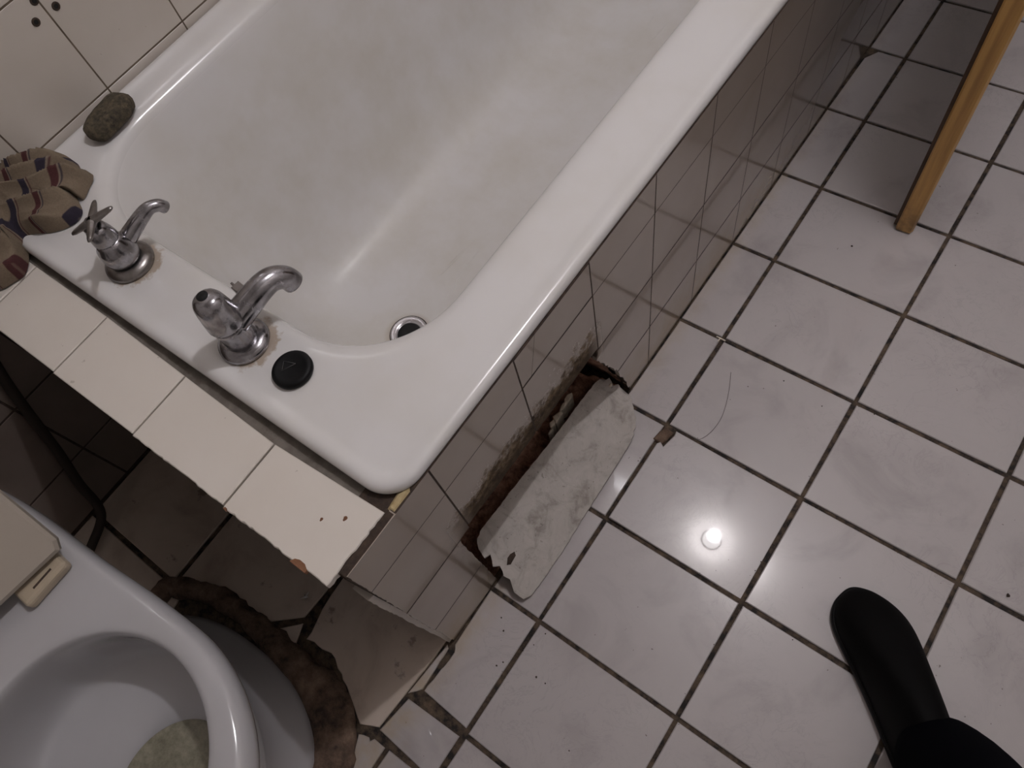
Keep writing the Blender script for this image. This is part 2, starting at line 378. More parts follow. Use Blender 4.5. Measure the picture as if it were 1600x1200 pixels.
# dirty tiles in the nook beside and under the toilet
nk = 'nook_tile'
ftile([(-0.309, -0.10), (-0.1105, -0.10), (-0.1105, -0.14), (-0.1205, -0.277), (-0.150, -0.292), (-0.205, -0.262), (-0.262, -0.238), (-0.314, -0.246), (-0.327, -0.166), (-0.3285, -0.10)], nk, jg=(4, 5, 6, 7), amp=0.002, seed=11)
ftile([(-0.586, -0.10), (-0.339, -0.10), (-0.339, -0.172), (-0.342, -0.2215), (-0.388, -0.261), (-0.586, -0.311)], nk)
ftile([(-0.337, -0.2305), (-0.325, -0.262), (-0.345, -0.30), (-0.376, -0.270)], nk, jg=(2,), seed=12)
ftile([(-0.832, -0.10), (-0.596, -0.10), (-0.596, -0.313), (-0.832, -0.312)], nk)
ftile([(-0.832, -0.322), (-0.601, -0.323), (-0.601, -0.515), (-0.832, -0.515)], nk)
ftile([(-0.592, -0.318), (-0.565, -0.314), (-0.555, -0.36), (-0.592, -0.36)], nk)
for x0, x1 in ((-0.832, -0.60), (-0.592, -0.36), (-0.352, -0.12)):
    for y0, y1 in ((-0.73, -0.525), (-0.94, -0.738), (-1.09, -0.948)):
        ftile([(x0, y0), (x1, y0), (x1, y1), (x0, y1)], nk)
# walls
wall_left = struct(box('wall_left', (-1.05, -0.135, 0.0), (-0.9253, 2.05, 2.72), 'wall_joint'))
FW = (Vector((-0.934, 0, 0)), Vector((0, 1, 0)), Vector((0, 0, 1)), Vector((1, 0, 0)))
ycols = [-0.134, -0.082] + [0.0865 + 0.1685 * k for k in range(12)]
zrows = [0.4975, 0.525] + [0.525 + 0.1735 * k for k in range(1, 6)]
for a in range(len(ycols) - 1):
    for b in range(len(zrows) - 1):
        if ycols[a + 1] - ycols[a] < 0.02: continue
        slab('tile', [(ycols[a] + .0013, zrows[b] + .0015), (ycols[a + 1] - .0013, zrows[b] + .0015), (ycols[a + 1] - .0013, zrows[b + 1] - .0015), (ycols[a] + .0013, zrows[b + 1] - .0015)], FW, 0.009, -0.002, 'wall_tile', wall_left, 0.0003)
slab('painted_plaster', [(-0.134, zrows[-1] + .002), (2.04, zrows[-1] + .002), (2.04, 2.70), (-0.134, 2.70)], FW, 0.009, -0.002, 'paint', wall_left)
for k, (yy, zz) in enumerate(((0.2335, 0.6600), (0.2705, 0.6595), (0.2505, 0.6815))):   # old screw holes
    L = lambda r, x: [Vector((x, yy + r * math.cos(2 * PI * i / 16), zz + r * math.sin(2 * PI * i / 16))) for i in range(16)]
    p = rings('wall_plug', [L(.0062, -.9262), L(.0062, -.9242), L(.0046, -.9236), L(.0034, -.9240)], 'dirt', wall_left)
    rings('screw_hole', [L(.0036, -.9243), L(.0001, -.9243)], 'black_hole', p)
wall_nook = struct(box('wall_nook', (-1.05, -1.15, 0.0), (-0.8354, -0.135, 2.72), 'dirt'))
FN = (Vector((-0.843, 0, 0)), Vector((0, 1, 0)), Vector((0, 0, 1)), Vector((1, 0, 0)))
yc = [-0.135, -0.222, -0.392, -0.562, -0.732, -0.902, -1.072]; zc = [0.004, 0.133, 0.30, 0.467, 0.634, 0.80]
for a in range(6):
    for b in range(5):
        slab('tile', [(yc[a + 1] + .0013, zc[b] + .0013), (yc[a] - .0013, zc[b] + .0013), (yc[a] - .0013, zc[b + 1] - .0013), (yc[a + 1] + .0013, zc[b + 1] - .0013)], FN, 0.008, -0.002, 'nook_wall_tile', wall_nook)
slab('painted_plaster', [(-1.09, 0.803), (-0.137, 0.803), (-0.137, 2.7), (-1.09, 2.7)], FN, 0.008, -0.002, 'paint', wall_nook)
struct(box('wall_right', (1.10, -1.15, 0.0), (1.2, 2.05, 2.72), 'paint'))
struct(box('wall_back', (-1.05, -1.25, 0.0), (1.2, -1.10, 2.72), 'paint'))
struct(box('wall_far', (-1.05, 2.0, 0.0), (1.2, 2.12, 2.72), 'paint'))
struct(box('ceiling', (-1.05, -1.25, 2.70), (1.2, 2.12, 2.80), 'paint'))

# ================================================================ bath panel with the broken toe recess
A0 = Vector((-0.0985, -0.1, 0)); DN = (Vector((-0.0825, 1.3, 0)) - A0).normalized(); NN = Vector((DN.y, -DN.x, 0))
FP = (A0, DN, Vector((0, 0, 1)), NN)
panel = tag(slab('bath_surround', [(-0.002, 0.002), (0.114, 0.002), (0.110, 0.268), (0.118, 0.286), (0.452, 0.286), (0.450, 0.252), (0.486, 0.172), (0.503, 0.130), (0.537, 0.002), (1.98, 0.002), (1.98, 0.4955), (-0.010, 0.4955)], FP, -0.00012, -0.05, 'dirt'),
            'white tiled bath panel with a broken toe recess at its foot', 'bath panel')
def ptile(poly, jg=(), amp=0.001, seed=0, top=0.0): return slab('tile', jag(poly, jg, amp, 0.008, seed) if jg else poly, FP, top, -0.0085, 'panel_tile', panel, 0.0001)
g = 0.0013; gh = 0.0021
S = [-0.008, 0.1335, 0.295, 0.4555, 0.614, 0.772, 0.930, 1.09, 1.25, 1.41, 1.57, 1.73, 1.89, 1.98]
ZR = [0.424, 0.278, 0.1305]
def sx_(s, z): return s - (0.014 * (0.5 - z) / 0.5 if s > 0.5 else 0.0)
for k in range(len(S) - 1):
    a, b = S[k], S[k + 1]
    q = lambda s, z, d: (sx_(s, z) + d, z)
    jl = (3,) if k == 0 else ()
    z0 = 0.4185 if k == 0 else ZR[0]; z1 = 0.274 if k == 0 else ZR[1]
    if k == 1:
        pass
    if k == 2:     # cracked tile
        pass
    if k == 2 or k == 1 and False: pass
    if k == 2:
        slabs = [[(a + g, z0 + gh), (0.3155, z0 + gh), (0.327, 0.462), (0.3375, 0.4962), (a + g, 0.4962)], [(0.3163, z0 + gh), (b - g, z0 + gh), (b - g, 0.4962), (0.3383, 0.4962), (0.3278, 0.462)]]
        for p in slabs: ptile(p)
    else:
        ptile([q(a, z0, g), q(b, z0, -g), q(b, 0.4985, -g), q(a, 0.4985, g)], jl, seed=k)
    if k in (1, 2): ptile([q(a, 0.284, g), q(b, 0.284, -g), q(b, z0, -g) if False else (b - g, z0 - gh), (a + g, z0 - gh)], (0,), 0.0016, 20 + k)
    else: ptile([q(a, z1 + gh, g), q(b, z1 + gh, -g), q(b, z0 - gh, -g), q(a, z0 - gh, g)], jl, seed=30 + k)
    if k == 0:
        ptile([(-0.006, 0.1268), (0.1135, 0.1268), (0.1100, 0.262), (0.1115, 0.2718), (-0.007, 0.2718)], (1, 4), seed=41)
        ptile([(-0.003, 0.004), (0.1165, 0.004), (0.1138, 0.1234), (-0.005, 0.1234)], (1, 3), seed=42)
    elif k == 3:
        ptile([(0.4540, 0.2758), (0.4490, 0.252), (0.4850, 0.172), (0.5010, 0.1328), (sx_(0.614, .13) - g, 0.1328), (sx_(0.614, .27) - g, 0.2758)], (0, 1, 2), 0.0022, 43)
        ptile([(0.5020, 0.1283), (0.5240, 0.056), (0.5365, 0.004), (sx_(0.614, 0) - g, 0.003), (sx_(0.614, .13) - g, 0.1283)], (0, 1), 0.0025, 44)
    elif k > 3:
        ptile([q(a, ZR[2] + gh, g), q(b, ZR[2] + gh, -g), q(b, ZR[1] - gh, -g), q(a, ZR[1] - gh, g)])
        ptile([q(a, 0.003, g), q(b, 0.003, -g), q(b, ZR[2] - gh, -g), q(a, ZR[2] - gh, g)])
slab('edge_tile', jag([(-0.0035, 0.002), (-0.0040, 0.395), (-0.0175, 0.400), (-0.0105, 0.002)], (0, 2), 0.0008, 0.01, 77), FP, -0.0045, -0.03, 'wall_tile', panel, 0.0004)
slab('mortar_bead', [(-0.1085, -0.1085), (-0.0990, -0.1085), (-0.0985, -0.060), (-0.0985, -0.026), (-0.109, -0.026)], XY, 0.4990, 0.4950, 'dirt', panel, 0.001)
slab('mortar_cap', [(0.075, 0.4950), (1.98, 0.4950), (1.98, 0.4990), (0.075, 0.4990)], FP, -0.00012, -0.0080, 'dirt', panel, 0.0001)
# recess lining: back, ceiling, two cheeks (one open box of brown masonry) and the rubble lying in it
def PP(s, z, o): return A0 + DN * s + NN * o + Vector((0, 0, z))
def rough_grid(name, fn, nu, nv, mat, parent, amp, sc_, seed=0.0):
    v = []; f = []
    for a in range(nu + 1):
        for b in range(nv + 1):
            p, nrm = fn(a / nu, b / nv); d = noise.fractal(p * sc_ + Vector((seed, 0, 0)), 0.6, 2.0, 4)
            v.append(p + nrm * d * amp)
    for a in range(nu):
        for b in range(nv): f.append((a * (nv + 1) + b, (a + 1) * (nv + 1) + b, (a + 1) * (nv + 1) + b + 1, a * (nv + 1) + b + 1))
    return mk(name, v, f, mat, parent, True)
rough_grid('recess_back', lambda u, t: (PP(0.08 + 0.50 * u, 0.31 * t, -0.125), NN), 50, 30, 'rubble', panel, 0.010, 30)
rough_grid('recess_ceiling', lambda u, t: (PP(0.08 + 0.50 * u, 0.292, -0.045 - 0.09 * t), Vector((0, 0, -1))), 40, 8, 'rubble', panel, 0.004, 30)
rough_grid('recess_cheek', lambda u, t: (PP(0.103, 0.30 * t, -0.045 - 0.09 * u), DN), 8, 20, 'rubble', panel, 0.004, 30)
rough_grid('recess_cheek', lambda u, t: (PP(0.541 - 0.30 * t * 0.345, 0.30 * t, -0.012 - 0.115 * u), -DN), 12, 24, 'rubble', panel, 0.005, 30)
def rub(u, t):
    s = 0.095 + (0.435 - 0.06 * t) * u; o = (0.008 if u < 0.35 else 0.0) - 0.140 * t
    zz = 0.006 + 0.022 * t + 0.020 * max(0.0, t - 0.5) / 0.5
    zz += 0.034 * max(0.0, (u - 0.78) / 0.22) * min(1.0, max(0.0, (-0.0 - o) / 0.05))
    if o > -0.010: zz = -0.022
    return PP(s, zz, o), Vector((0, 0, 1))
rubble = rough_grid('rubble', rub, 90, 30, 'rubble', panel, 0.013, 42, 3.0); rubble['kind'] = 'stuff'
rr = random.Random(21)
for (x, y, sz) in ((-0.158, 0.338, 0.012), (-0.157, 0.322, 0.010), (-0.155, 0.300, 0.013), (-0.156, 0.286, 0.009), (-0.150, 0.270, 0.006), (-0.120, 0.395, 0.006), (-0.11, 0.40, 0.005)):
    poly = [(x + sz * 0.55 * math.cos(a) * rr.uniform(.6, 1.2), y + sz * 1.1 * math.sin(a) * rr.uniform(.6, 1.2)) for a in [2 * PI * k / 7 for k in range(7)]]
    slab('plaster_flake', poly, XY, 0.066 + rr.uniform(0, .004), 0.030, 'plaster', panel, 0.002)

# broken cement board slab lying half in the recess
board_poly = [(0.004, 0.034), (0.020, 0.018), (0.034, 0.0145), (0.050, 0.014), (0.066, 0.0195), (0.0685, 0.040), (0.069, 0.075), (0.070, 0.16), (0.073, 0.262), (0.069, 0.318), (0.063, 0.345), (0.052, 0.372), (0.036, 0.390), (0.012, 0.398)]
def board():
    # x measured from -0.1; inner edge lifted on the rubble
    rj = random.Random(12)
    out = [(-0.0384, 0.0142), (-0.0322, 0.0267), (-0.0306, 0.0468), (-0.0303, 0.0634), (-0.0294, 0.118), (-0.0316, 0.1712), (-0.0323, 0.2149), (-0.0327, 0.2653), (-0.0337, 0.3134), (-0.0348, 0.3452), (-0.0411, 0.3709)]
    top = [(0, 0), (-0.049, 0.3864), (-0.0612, 0.3979), (-0.076, 0.4096), (-0.0891, 0.4054), (-0.1005, 0.4115), (-0.1053, 0.4023), (-0.1172, 0.4093), (-0.1192, 0.3956), (-0.1272, 0.3962), (-0.1302, 0.3844)]
    back = [(-0.1322, 0.336), (-0.133, 0.287), (-0.1343, 0.2496), (-0.1368, 0.1956), (-0.1397, 0.1437), (-0.1409, 0.0997), (-0.1427, 0.0575)]
    low = [(-0.1402, 0.0446), (-0.1299, 0.0336), (-0.1163, 0.0279), (-0.1127, 0.0384), (-0.1002, 0.0255), (-0.0926, 0.0332), (-0.08, 0.024), (-0.07, 0.0263), (-0.0553, 0.0137)]
    pts = out + top[1:] + back + low
    res = []
    for k in range(len(pts)):
        a = Vector(pts[k]); b = Vector(pts[(k + 1) % len(pts)]); res.append(tuple(a))
        edge_rough = 0.0016 if (k >= len(out) - 2 and k < len(out) + len(top) - 2) or k >= len(out) + len(top) + len(back) - 2 else 0.0005
        m = max(1, int((b - a).length / 0.006))
        for q in range(1, m):
            p = a.lerp(b, q / m); res.append((p.x + rj.uniform(-1, 1) * edge_rough, p.y + rj.uniform(-1, 1) * edge_rough))
    return res
def board_z(x, y): return 0.0075 - TH + (-0.030 - x) * 0.72
TH = 0.0045
BP = board()
bm = bmesh.new()
vt = [bm.verts.new((x, y, board_z(x, y) + TH)) for x, y in BP]
bm.faces.new(vt)
hole = [(-0.0898, 0.0507), (-0.0898, 0.0581), (-0.0867, 0.0659), (-0.0821, 0.0623), (-0.0809, 0.0457), (-0.0849, 0.041)]
bmesh.ops.triangulate(bm, faces=bm.faces[:])
me = bpy.data.meshes.new('cement_slab'); 
r_ = bmesh.ops.extrude_face_region(bm, geom=bm.faces[:])
for vv in [x for x in r_['geom'] if isinstance(x, bmesh.types.BMVert)]: vv.co.z -= TH
bmesh.ops.recalc_face_normals(bm, faces=bm.faces)
bm.to_mesh(me); bm.free()
slab_o = tag(link('cement_slab', me, 'board'), 'broken grey cement slab with jagged ends leaning in the recess of the bath panel', 'slab')
pit = mk('chipped_hole', [(x, y, board_z(x, y) + TH + 0.0004) for x, y in hole] + [(x, y, board_z(x, y) + TH - 0.003) for x, y in hole], [tuple(range(6))] + [(k, (k + 1) % 6, (k + 1) % 6 + 6, k + 6) for k in range(6)], 'dirt', slab_o)

# ================================================================ tiled ledge at the tap end
ledge = tag(box('bath_ledge', (-0.842, -0.1035, 0.0), (-0.122, -0.045, 0.487), 'dirt'), 'tiled ledge along the tap end of the bath with a dark mortar joint', 'ledge')
box('ledge_corner_post', (-0.124, -0.108, 0.0), (-0.1085, -0.036, 0.484), 'dirt', ledge)
LX = [-0.1095, -0.277, -0.4445, -0.6125, -0.7800, -0.93]
def lin(x): return -0.0305 - 0.0085 * max(0.0, min(1.0, (x + 0.62) / 0.34)) if x < -0.28 else -0.039 + 0.0085 * (x + 0.28) / 0.17
for k in range(5):
    x1, x0 = LX[k] - (0.0014 if k else 0), LX[k + 1] + 0.0014
    a = 0.0145 * 0
    poly = [(x0 + 0.004 * 0, -0.1285), (x1 - (0.003 if k == 0 else 0), -0.1268), (x1, lin(x1)), (x0, lin(x0))]
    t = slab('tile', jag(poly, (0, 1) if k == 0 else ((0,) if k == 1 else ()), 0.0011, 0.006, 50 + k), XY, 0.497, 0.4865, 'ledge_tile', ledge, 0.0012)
    if k == 0:
        for (x, y, s_) in ((-0.166, -0.0755, 0.0022), (-0.1435, -0.0600, 0.0030)):
            slab('chipped_pit', [(x + .75 * s_ * math.cos(q) * (1 + .3 * math.sin(3 * q)), y + 1.1 * s_ * math.sin(q)) for q in [2 * PI * z / 9 for z in range(9)]], XY, 0.4974, 0.4955, 'biscuit', t, 0.0003)
        slab('broken_edge', [(-0.166, -0.1300), (-0.142, -0.1300), (-0.1415, -0.1260), (-0.148, -0.1222), (-0.156, -0.1218), (-0.162, -0.1240)], XY, 0.4974, 0.4900, 'biscuit', t, 0.0006)
        slab('broken_edge', [(-0.2745, -0.1300), (-0.2685, -0.1300), (-0.2690, -0.1270), (-0.2730, -0.1265)], XY, 0.4974, 0.4900, 'biscuit', t, 0.0006)
def strip(u, t):
    x = -0.925 + (0.925 - 0.112) * u; y0 = lin(x) - 0.002; y1 = -0.008 if x < -0.2 else -0.012
    return Vector((x, y0 + (y1 - y0) * t, 0.4915 - 0.002 * t)), Vector((0, 0, 1))
rough_grid('mortar_joint', strip, 120, 5, 'cement', ledge, 0.0022, 60)
slab('foam_filler', [(-0.1095, -0.0255), (-0.0988, -0.0255), (-0.0983, 0.004), (-0.104, 0.010), (-0.1115, -0.006)], XY, 0.5005, 0.470, 'foam', ledge, 0.003)

# ================================================================ bathtub
SK = 0.0114
tub = thing('bathtub', (-0.51, 0.85, 0.08), 'white enamel bathtub beside the tiled wall with brown staining around its taps', 'bathtub')
XL, XR, YN, YF = -0.9235, -0.0974, -0.021, 1.92
oR = (0.045, 0.05, 0.03, 0.03)
def outer(d, z): return rrect(XL + d, XR - d, YN + d, YF - d, [max(0.004, r - d) for r in oR], z, skew=SK)
iR = (0.145, 0.16, 0.16, 0.165)
def inner(d, z, sk=0.004): return rrect(-0.853 + d * 1.2, -0.201 - d, 0.087 + 0.82 * d, 1.80 - d * 1.6, [max(0.05, r - d * 0.25) for r in iR], z, skew=sk)
loops = [outer(0.030, 0.44), outer(0.026, 0.490), outer(0.003, 0.4982), outer(0.0, 0.5000), outer(0.0, 0.5060), outer(0.0022, 0.5118), outer(0.0072, 0.5150), outer(0.0135, 0.5155), outer(0.022, 0.5135), outer(0.031, 0.5122)]
loops += [inner(-0.022, 0.512), inner(-0.012, 0.5114), inner(-0.004, 0.5095), inner(0.003, 0.505), inner(0.008, 0.495)]
prof = [(0.014, 0.470), (0.024, 0.43), (0.038, 0.37), (0.053, 0.31), (0.068, 0.25), (0.082, 0.20), (0.097, 0.16), (0.114, 0.128), (0.133, 0.106), (0.156, 0.092), (0.18, 0.0855), (0.21, 0.0815), (0.25, 0.0795), (0.29, 0.0785)]
loops += [inner(d, z) for d, z in prof]
tub_o = rings('basin', loops, 'enamel', tub, False, True)
ss = tub_o.modifiers.new('smooth', 'SUBSURF'); ss.levels = 1; ss.render_levels = 2
try: tub_o.cycles.shadow_terminator_offset = 0.4; tub_o.cycles.shadow_terminator_geometry_offset = 0.3
except Exception: pass
DR = Vector((-0.488, 0.292, 0.0815))
dr = lathe('drain_flange', [(0.036, 0.0), (0.0365, 0.002), (0.033, 0.0035), (0.026, 0.0015), (0.0215, -0.002), (0.021, -0.012)], DR, 'drain_steel', tub, 36, True, False)
lathe('drain_gap', [(0.0385, -0.003), (0.0385, 0.0006), (0.0362, 0.0009)], DR, 'dirt', tub, 36, False, False)
lathe('drain_hole', [(0.0225, -0.004), (0.0225, 0.0008), (0.019, 0.0025), (0.0001, 0.002)], DR, 'black_hole', dr, 30, False, False)

# ================================================================ taps
TZ = 0.5115
def cross(name, c, tilt, ang, parent, mat, L=0.031):
    v = []; f = []
    Rm = Matrix.Rotation(tilt[0], 3, 'X') @ Matrix.Rotation(tilt[1], 3, 'Y')
    for q in range(4):
        a = ang + q * PI / 2; d = Vector((math.cos(a), math.sin(a), 0)); s = Vector((-math.sin(a), math.cos(a), 0)); u = Vector((0, 0, 1))
        base = len(v)
        for r, w_, hh in ((0.003, 0.0065, 0.0055), (0.012, 0.0062, 0.0045), (L - 0.004, 0.0040, 0.0030), (L, 0.0030, 0.0018)):
            for k in range(8):
                t = 2 * PI * k / 8; v.append(Rm @ (d * r + s * (w_ * math.cos(t)) + u * (hh * math.sin(t))) + c)
        for m in range(3):
            for k in range(8): f.append((base + m * 8 + k, base + m * 8 + (k + 1) % 8, base + (m + 1) * 8 + (k + 1) % 8, base + (m + 1) * 8 + k))
        f.append(tuple(base + 24 + k for k in range(8)))
    return mk(name, v, f, mat, parent, True)
A = Vector((-0.632, 0.045, TZ))
ta = thing('tap', A, 'small dull chrome tap with a loose cross handle beside the striped cloth', 'tap', 'bath taps')
lathe('base_flange', [(0.0335, 0.0), (0.0345, 0.004), (0.033, 0.009), (0.028, 0.0125), (0.023, 0.014)], A, 'dull_chrome', ta, 36)
lathe('washer', [(0.0225, 0.013), (0.0225, 0.018)], A, 'black_hole', ta, 28)
lathe('tap_body', [(0.0235, 0.0175), (0.0245, 0.021), (0.0245, 0.034), (0.0225, 0.042), (0.0185, 0.048), (0.0165, 0.054)], A, 'chrome', ta, 32)
sh = lathe('shroud', [(0.0165, 0.0535), (0.0175, 0.056), (0.0165, 0.066), (0.0145, 0.074), (0.0125, 0.079), (0.0095, 0.080)], A, 'chrome', ta, 28)
lathe('spindle_hole', [(0.0098, 0.0798), (0.009, 0.0808), (0.0001, 0.0806)], A, 'black_hole', sh, 20, True, False)
lathe('handle_stem', [(0.0085, 0.0), (0.0095, 0.003), (0.0095, 0.010), (0.0075, 0.014), (0.007, 0.019)], A + Vector((-0.003, -0.005, 0.076)), 'chrome', ta, 20, axis=(0.5, 0.4, 1))
cross('cross_handle', A + Vector((0.007, 0.003, 0.0925)), (0.20, -0.25), math.radians(50), ta, 'dull_chrome', 0.035)
tube('spout', smooth_path([A + Vector((0.001, 0.006, 0.030)), A + Vector((0.004, 0.029, 0.039)), A + Vector((0.008, 0.052, 0.0480)), A + Vector((0.011, 0.066, 0.0515)), A + Vector((0.015, 0.077, 0.0480)), A + Vector((0.016, 0.082, 0.039))]), lambda t: 0.0128 - 0.0042 * min(1, t * 1.5), 'chrome', ta, 18)
B = Vector((-0.395, 0.040, TZ))
tb = thing('tap', B, 'larger chrome tap without its handle beside the black bath plug', 'tap', 'bath taps')
lathe('base_flange', [(0.0315, 0.0), (0.0335, 0.004), (0.0325, 0.009), (0.027, 0.0125), (0.022, 0.014)], B, 'chrome', tb, 36)
lathe('tap_body', [(0.0215, 0.012), (0.0205, 0.018), (0.0205, 0.036), (0.0215, 0.042), (0.0215, 0.052)], B, 'chrome', tb, 32)
shb = lathe('shroud', [(0.0225, 0.050), (0.0235, 0.053), (0.0222, 0.066), (0.0200, 0.084), (0.0188, 0.091), (0.0165, 0.0965), (0.0115, 0.1005), (0.0055, 0.102)], B, 'chrome', tb, 32)
lathe('screw_hole', [(0.0070, 0.1000), (0.0070, 0.1026), (0.0001, 0.1024)], B + Vector((-0.003, 0.001, 0.0)), 'black_hole', shb, 18, True, False)
tube('spout', smooth_path([B + Vector((0.003, 0.006, 0.044)), B + Vector((0.006, 0.030, 0.050)), B + Vector((0.009, 0.054, 0.0555)), B + Vector((0.012, 0.072, 0.055)), B + Vector((0.017, 0.085, 0.046)), B + Vector((0.020, 0.089, 0.033))]), lambda t: 0.0185 - 0.0040 * min(1, t * 1.3), 'chrome', tb, 20)
lv = slab('side_lever', [(B.x - 0.032, B.y + 0.041), (B.x - 0.002, B.y + 0.037), (B.x - 0.002, B.y + 0.041), (B.x - 0.032, B.y + 0.044)], XY, TZ + 0.055, TZ + 0.050, 'dull_chrome', tb, 0.0008)
slab('lever_block', [(B.x - 0.022, B.y + 0.036), (B.x - 0.004, B.y + 0.034), (B.x - 0.003, B.y + 0.046), (B.x - 0.021, B.y + 0.048)], XY, TZ + 0.060, TZ + 0.046, 'dull_chrome', lv, 0.001)

# plug
PG = Vector((-0.311, 0.0425, TZ))
plug = tag(lathe('bath_plug', [(0.0225, 0.0), (0.0255, 0.003), (0.0255, 0.0075), (0.0235, 0.010), (0.019, 0.0105), (0.017, 0.0095), (0.0001, 0.0095)], PG, 'rubber', None, 40, True, False), 'round black rubber plug lying on the bath rim', 'plug')
tri = [PG + Vector((-0.014, 0.002, 0.0102)), PG + Vector((0.001, 0.0075, 0.0102)), PG + Vector((-0.007, -0.009, 0.0102))]
for k in range(3):
    tube('wire_ridge', [tri[k], tri[(k + 1) % 3]], 0.0004, 'rubber_line', plug, 6)

# pumice
v = []; f = []
PU = Vector((-0.8705, 0.2135, 0.5115)); ax = Vector((-0.16, 0.98, 0)).normalized(); ay = Vector((-ax.y, ax.x, 0))
nu, nv_ = 36, 18
for a in range(nv_ + 1):
    th = -PI / 2 + PI * a / nv_
    for b in range(nu):
        ph = 2 * PI * b / nu
        sg = lambda x, e: math.copysign(abs(x) ** e, x)
        p = ax * (0.045 * sg(math.cos(th), .6) * sg(math.cos(ph), .75)) + ay * (0.0265 * sg(math.cos(th), .6) * sg(math.sin(ph), .75)) + Vector((0, 0, 0.0145 + 0.0145 * sg(math.sin(th), .6)))
        d = noise.fractal(p * 60, 0.7, 2, 4) * 0.0022
        v.append(PU + p + (p - Vector((0, 0, .0145))).normalized() * d)
for a in range(nv_):
    for b in range(nu): f.append((a * nu + b, a * nu + (b + 1) % nu, (a + 1) * nu + (b + 1) % nu, (a + 1) * nu + b))
tag(mk('pumice_stone', v, f, 'pumice', None, True), 'oval brown pumice stone resting on the bath rim against the wall tiles', 'stone')

# ---------------------------------------------------------------- striped cloth, crumpled on the corner of the ledge
outline = [(-0.783, -0.064), (-0.779, -0.050), (-0.790, -0.034), (-0.806, -0.021), (-0.817, -0.007), (-0.809, 0.004), (-0.786, 0.019), (-0.770, 0.038), (-0.765, 0.055), (-0.772, 0.069), (-0.789, 0.077), (-0.803, 0.083), (-0.790, 0.085), (-0.799, 0.104), (-0.807, 0.118), (-0.819, 0.124), (-0.831, 0.104), (-0.836, 0.114), (-0.845, 0.123), (-0.866, 0.127), (-0.889, 0.114), (-0.908, 0.105), (-0.9185, 0.085), (-0.9185, 0.03), (-0.9185, -0.05), (-0.915, -0.100), (-0.870, -0.112), (-0.820, -0.105), (-0.792, -0.085)]
cen = Vector((-0.858, 0.020)); v = []; f = []; uvs = []
OL = []
for k in range(len(outline)):
    a, b, c_, d_ = [Vector(outline[(k + q) % len(outline)]) for q in (-1, 0, 1, 2)]
    for q in range(6):
        t = q / 6
        OL.append(0.5 * ((2 * b) + (c_ - a) * t + (2 * a - 5 * b + 4 * c_ - d_) * t * t + (3 * b - a - 3 * c_ + d_) * t ** 3))
NR = 40
def cloth_h(p, r):
    fd = Vector((0.55, 0.83)); pr = Vector((0.83, -0.55)); q = (p - cen)
    s = q.dot(pr) + 0.014 * noise.noise(Vector((q.dot(fd) * 16, q.dot(pr) * 10, 4)))
    rid = 1 - abs(math.sin(s * 95 + 1.3 * noise.noise(Vector((p.x * 11, p.y * 11, 2)))))
    rid2 = 1 - abs(noise.noise(Vector((q.dot(fd) * 13, s * 45, 7))))
    return (0.012 + 0.024 * (1 - r ** 2)) + 0.020 * rid ** 1.2 + 0.010 * rid2
for k in range(NR + 1):
    r = k / NR
    for p in OL:
        q = cen + (p - cen) * (r if r < 1 else 1.0)
        hgt = cloth_h(q, r)
        if r > 0.86: hgt *= math.sqrt(max(0.0, 1 - ((r - 0.86) / 0.14) ** 2)) * 0.86 + 0.14
        if k == NR: hgt = 0.0015
        v.append(Vector((q.x, q.y, 0.5125 + hgt)) if q.y > -0.02 else Vector((q.x, q.y, 0.4985 + hgt)))
        wq = 0.010 * noise.noise(Vector((q.x * 12, q.y * 12, 3))) + 0.05 * hgt
        uvs.append((q.x + 0.30 * (q.y - 0.05) + wq, q.y))
n_ = len(OL)
for k in range(NR):
    for i in range(n_): f.append((k * n_ + i, k * n_ + (i + 1) % n_, (k + 1) * n_ + (i + 1) % n_, (k + 1) * n_ + i))
cloth = mk('striped_cloth', v, f, 'cloth', None, True)
uvl = cloth.data.uv_layers.new(name='UVMap')
for lp in cloth.data.loops: uvl.data[lp.index].uv = uvs[lp.vertex_index]
tag(cloth, 'crumpled tan cloth with maroon and navy stripes on the bath corner', 'cloth')

# ================================================================ toilet
tl = thing('toilet', (-0.33, -0.44, 0.0), 'white porcelain toilet beside the ledge with its lid tipped back', 'toilet')
NTO = 72
CY = -0.440
def oval(cx, af, ab, b, z, eb=2.0, sq=1.0, cy=CY):
    out = []
    for k in range(NTO):
        t = 2 * PI * k / NTO; c_, s_ = math.cos(t), math.sin(t)
        if c_ >= 0: out.append(Vector((cx + af * c_, cy + b * s_, z)))
        else:
            x = -ab * abs(c_) ** (2 / eb); y = b * sq * math.copysign(abs(s_) ** (2 / eb), s_)
            bl = min(1.0, abs(c_) * 2.0); y = y * bl + b * s_ * (1 - bl) if False else y
            out.append(Vector((cx + x, cy + y, z)))
    return out
def rim_out(d, z):
    out = []
    for k in range(NTO):
        t = 2 * PI * k / NTO; c_, s_ = math.cos(t), math.sin(t)
        if c_ >= 0: x, y = 0.207 * c_, 0.183 * s_
        else:
            x = -0.470 * abs(c_) ** 0.8; y = 0.183 * math.copysign(abs(s_) ** 0.30, s_)
            kx = min(1.0, -x / 0.22); y *= 1 - 0.075 * (kx * kx * (3 - 2 * kx))
        L = math.hypot(x, y); out.append(Vector((-0.235 + x * (1 - d / L), CY + y * (1 - d / L), z)))
    return out
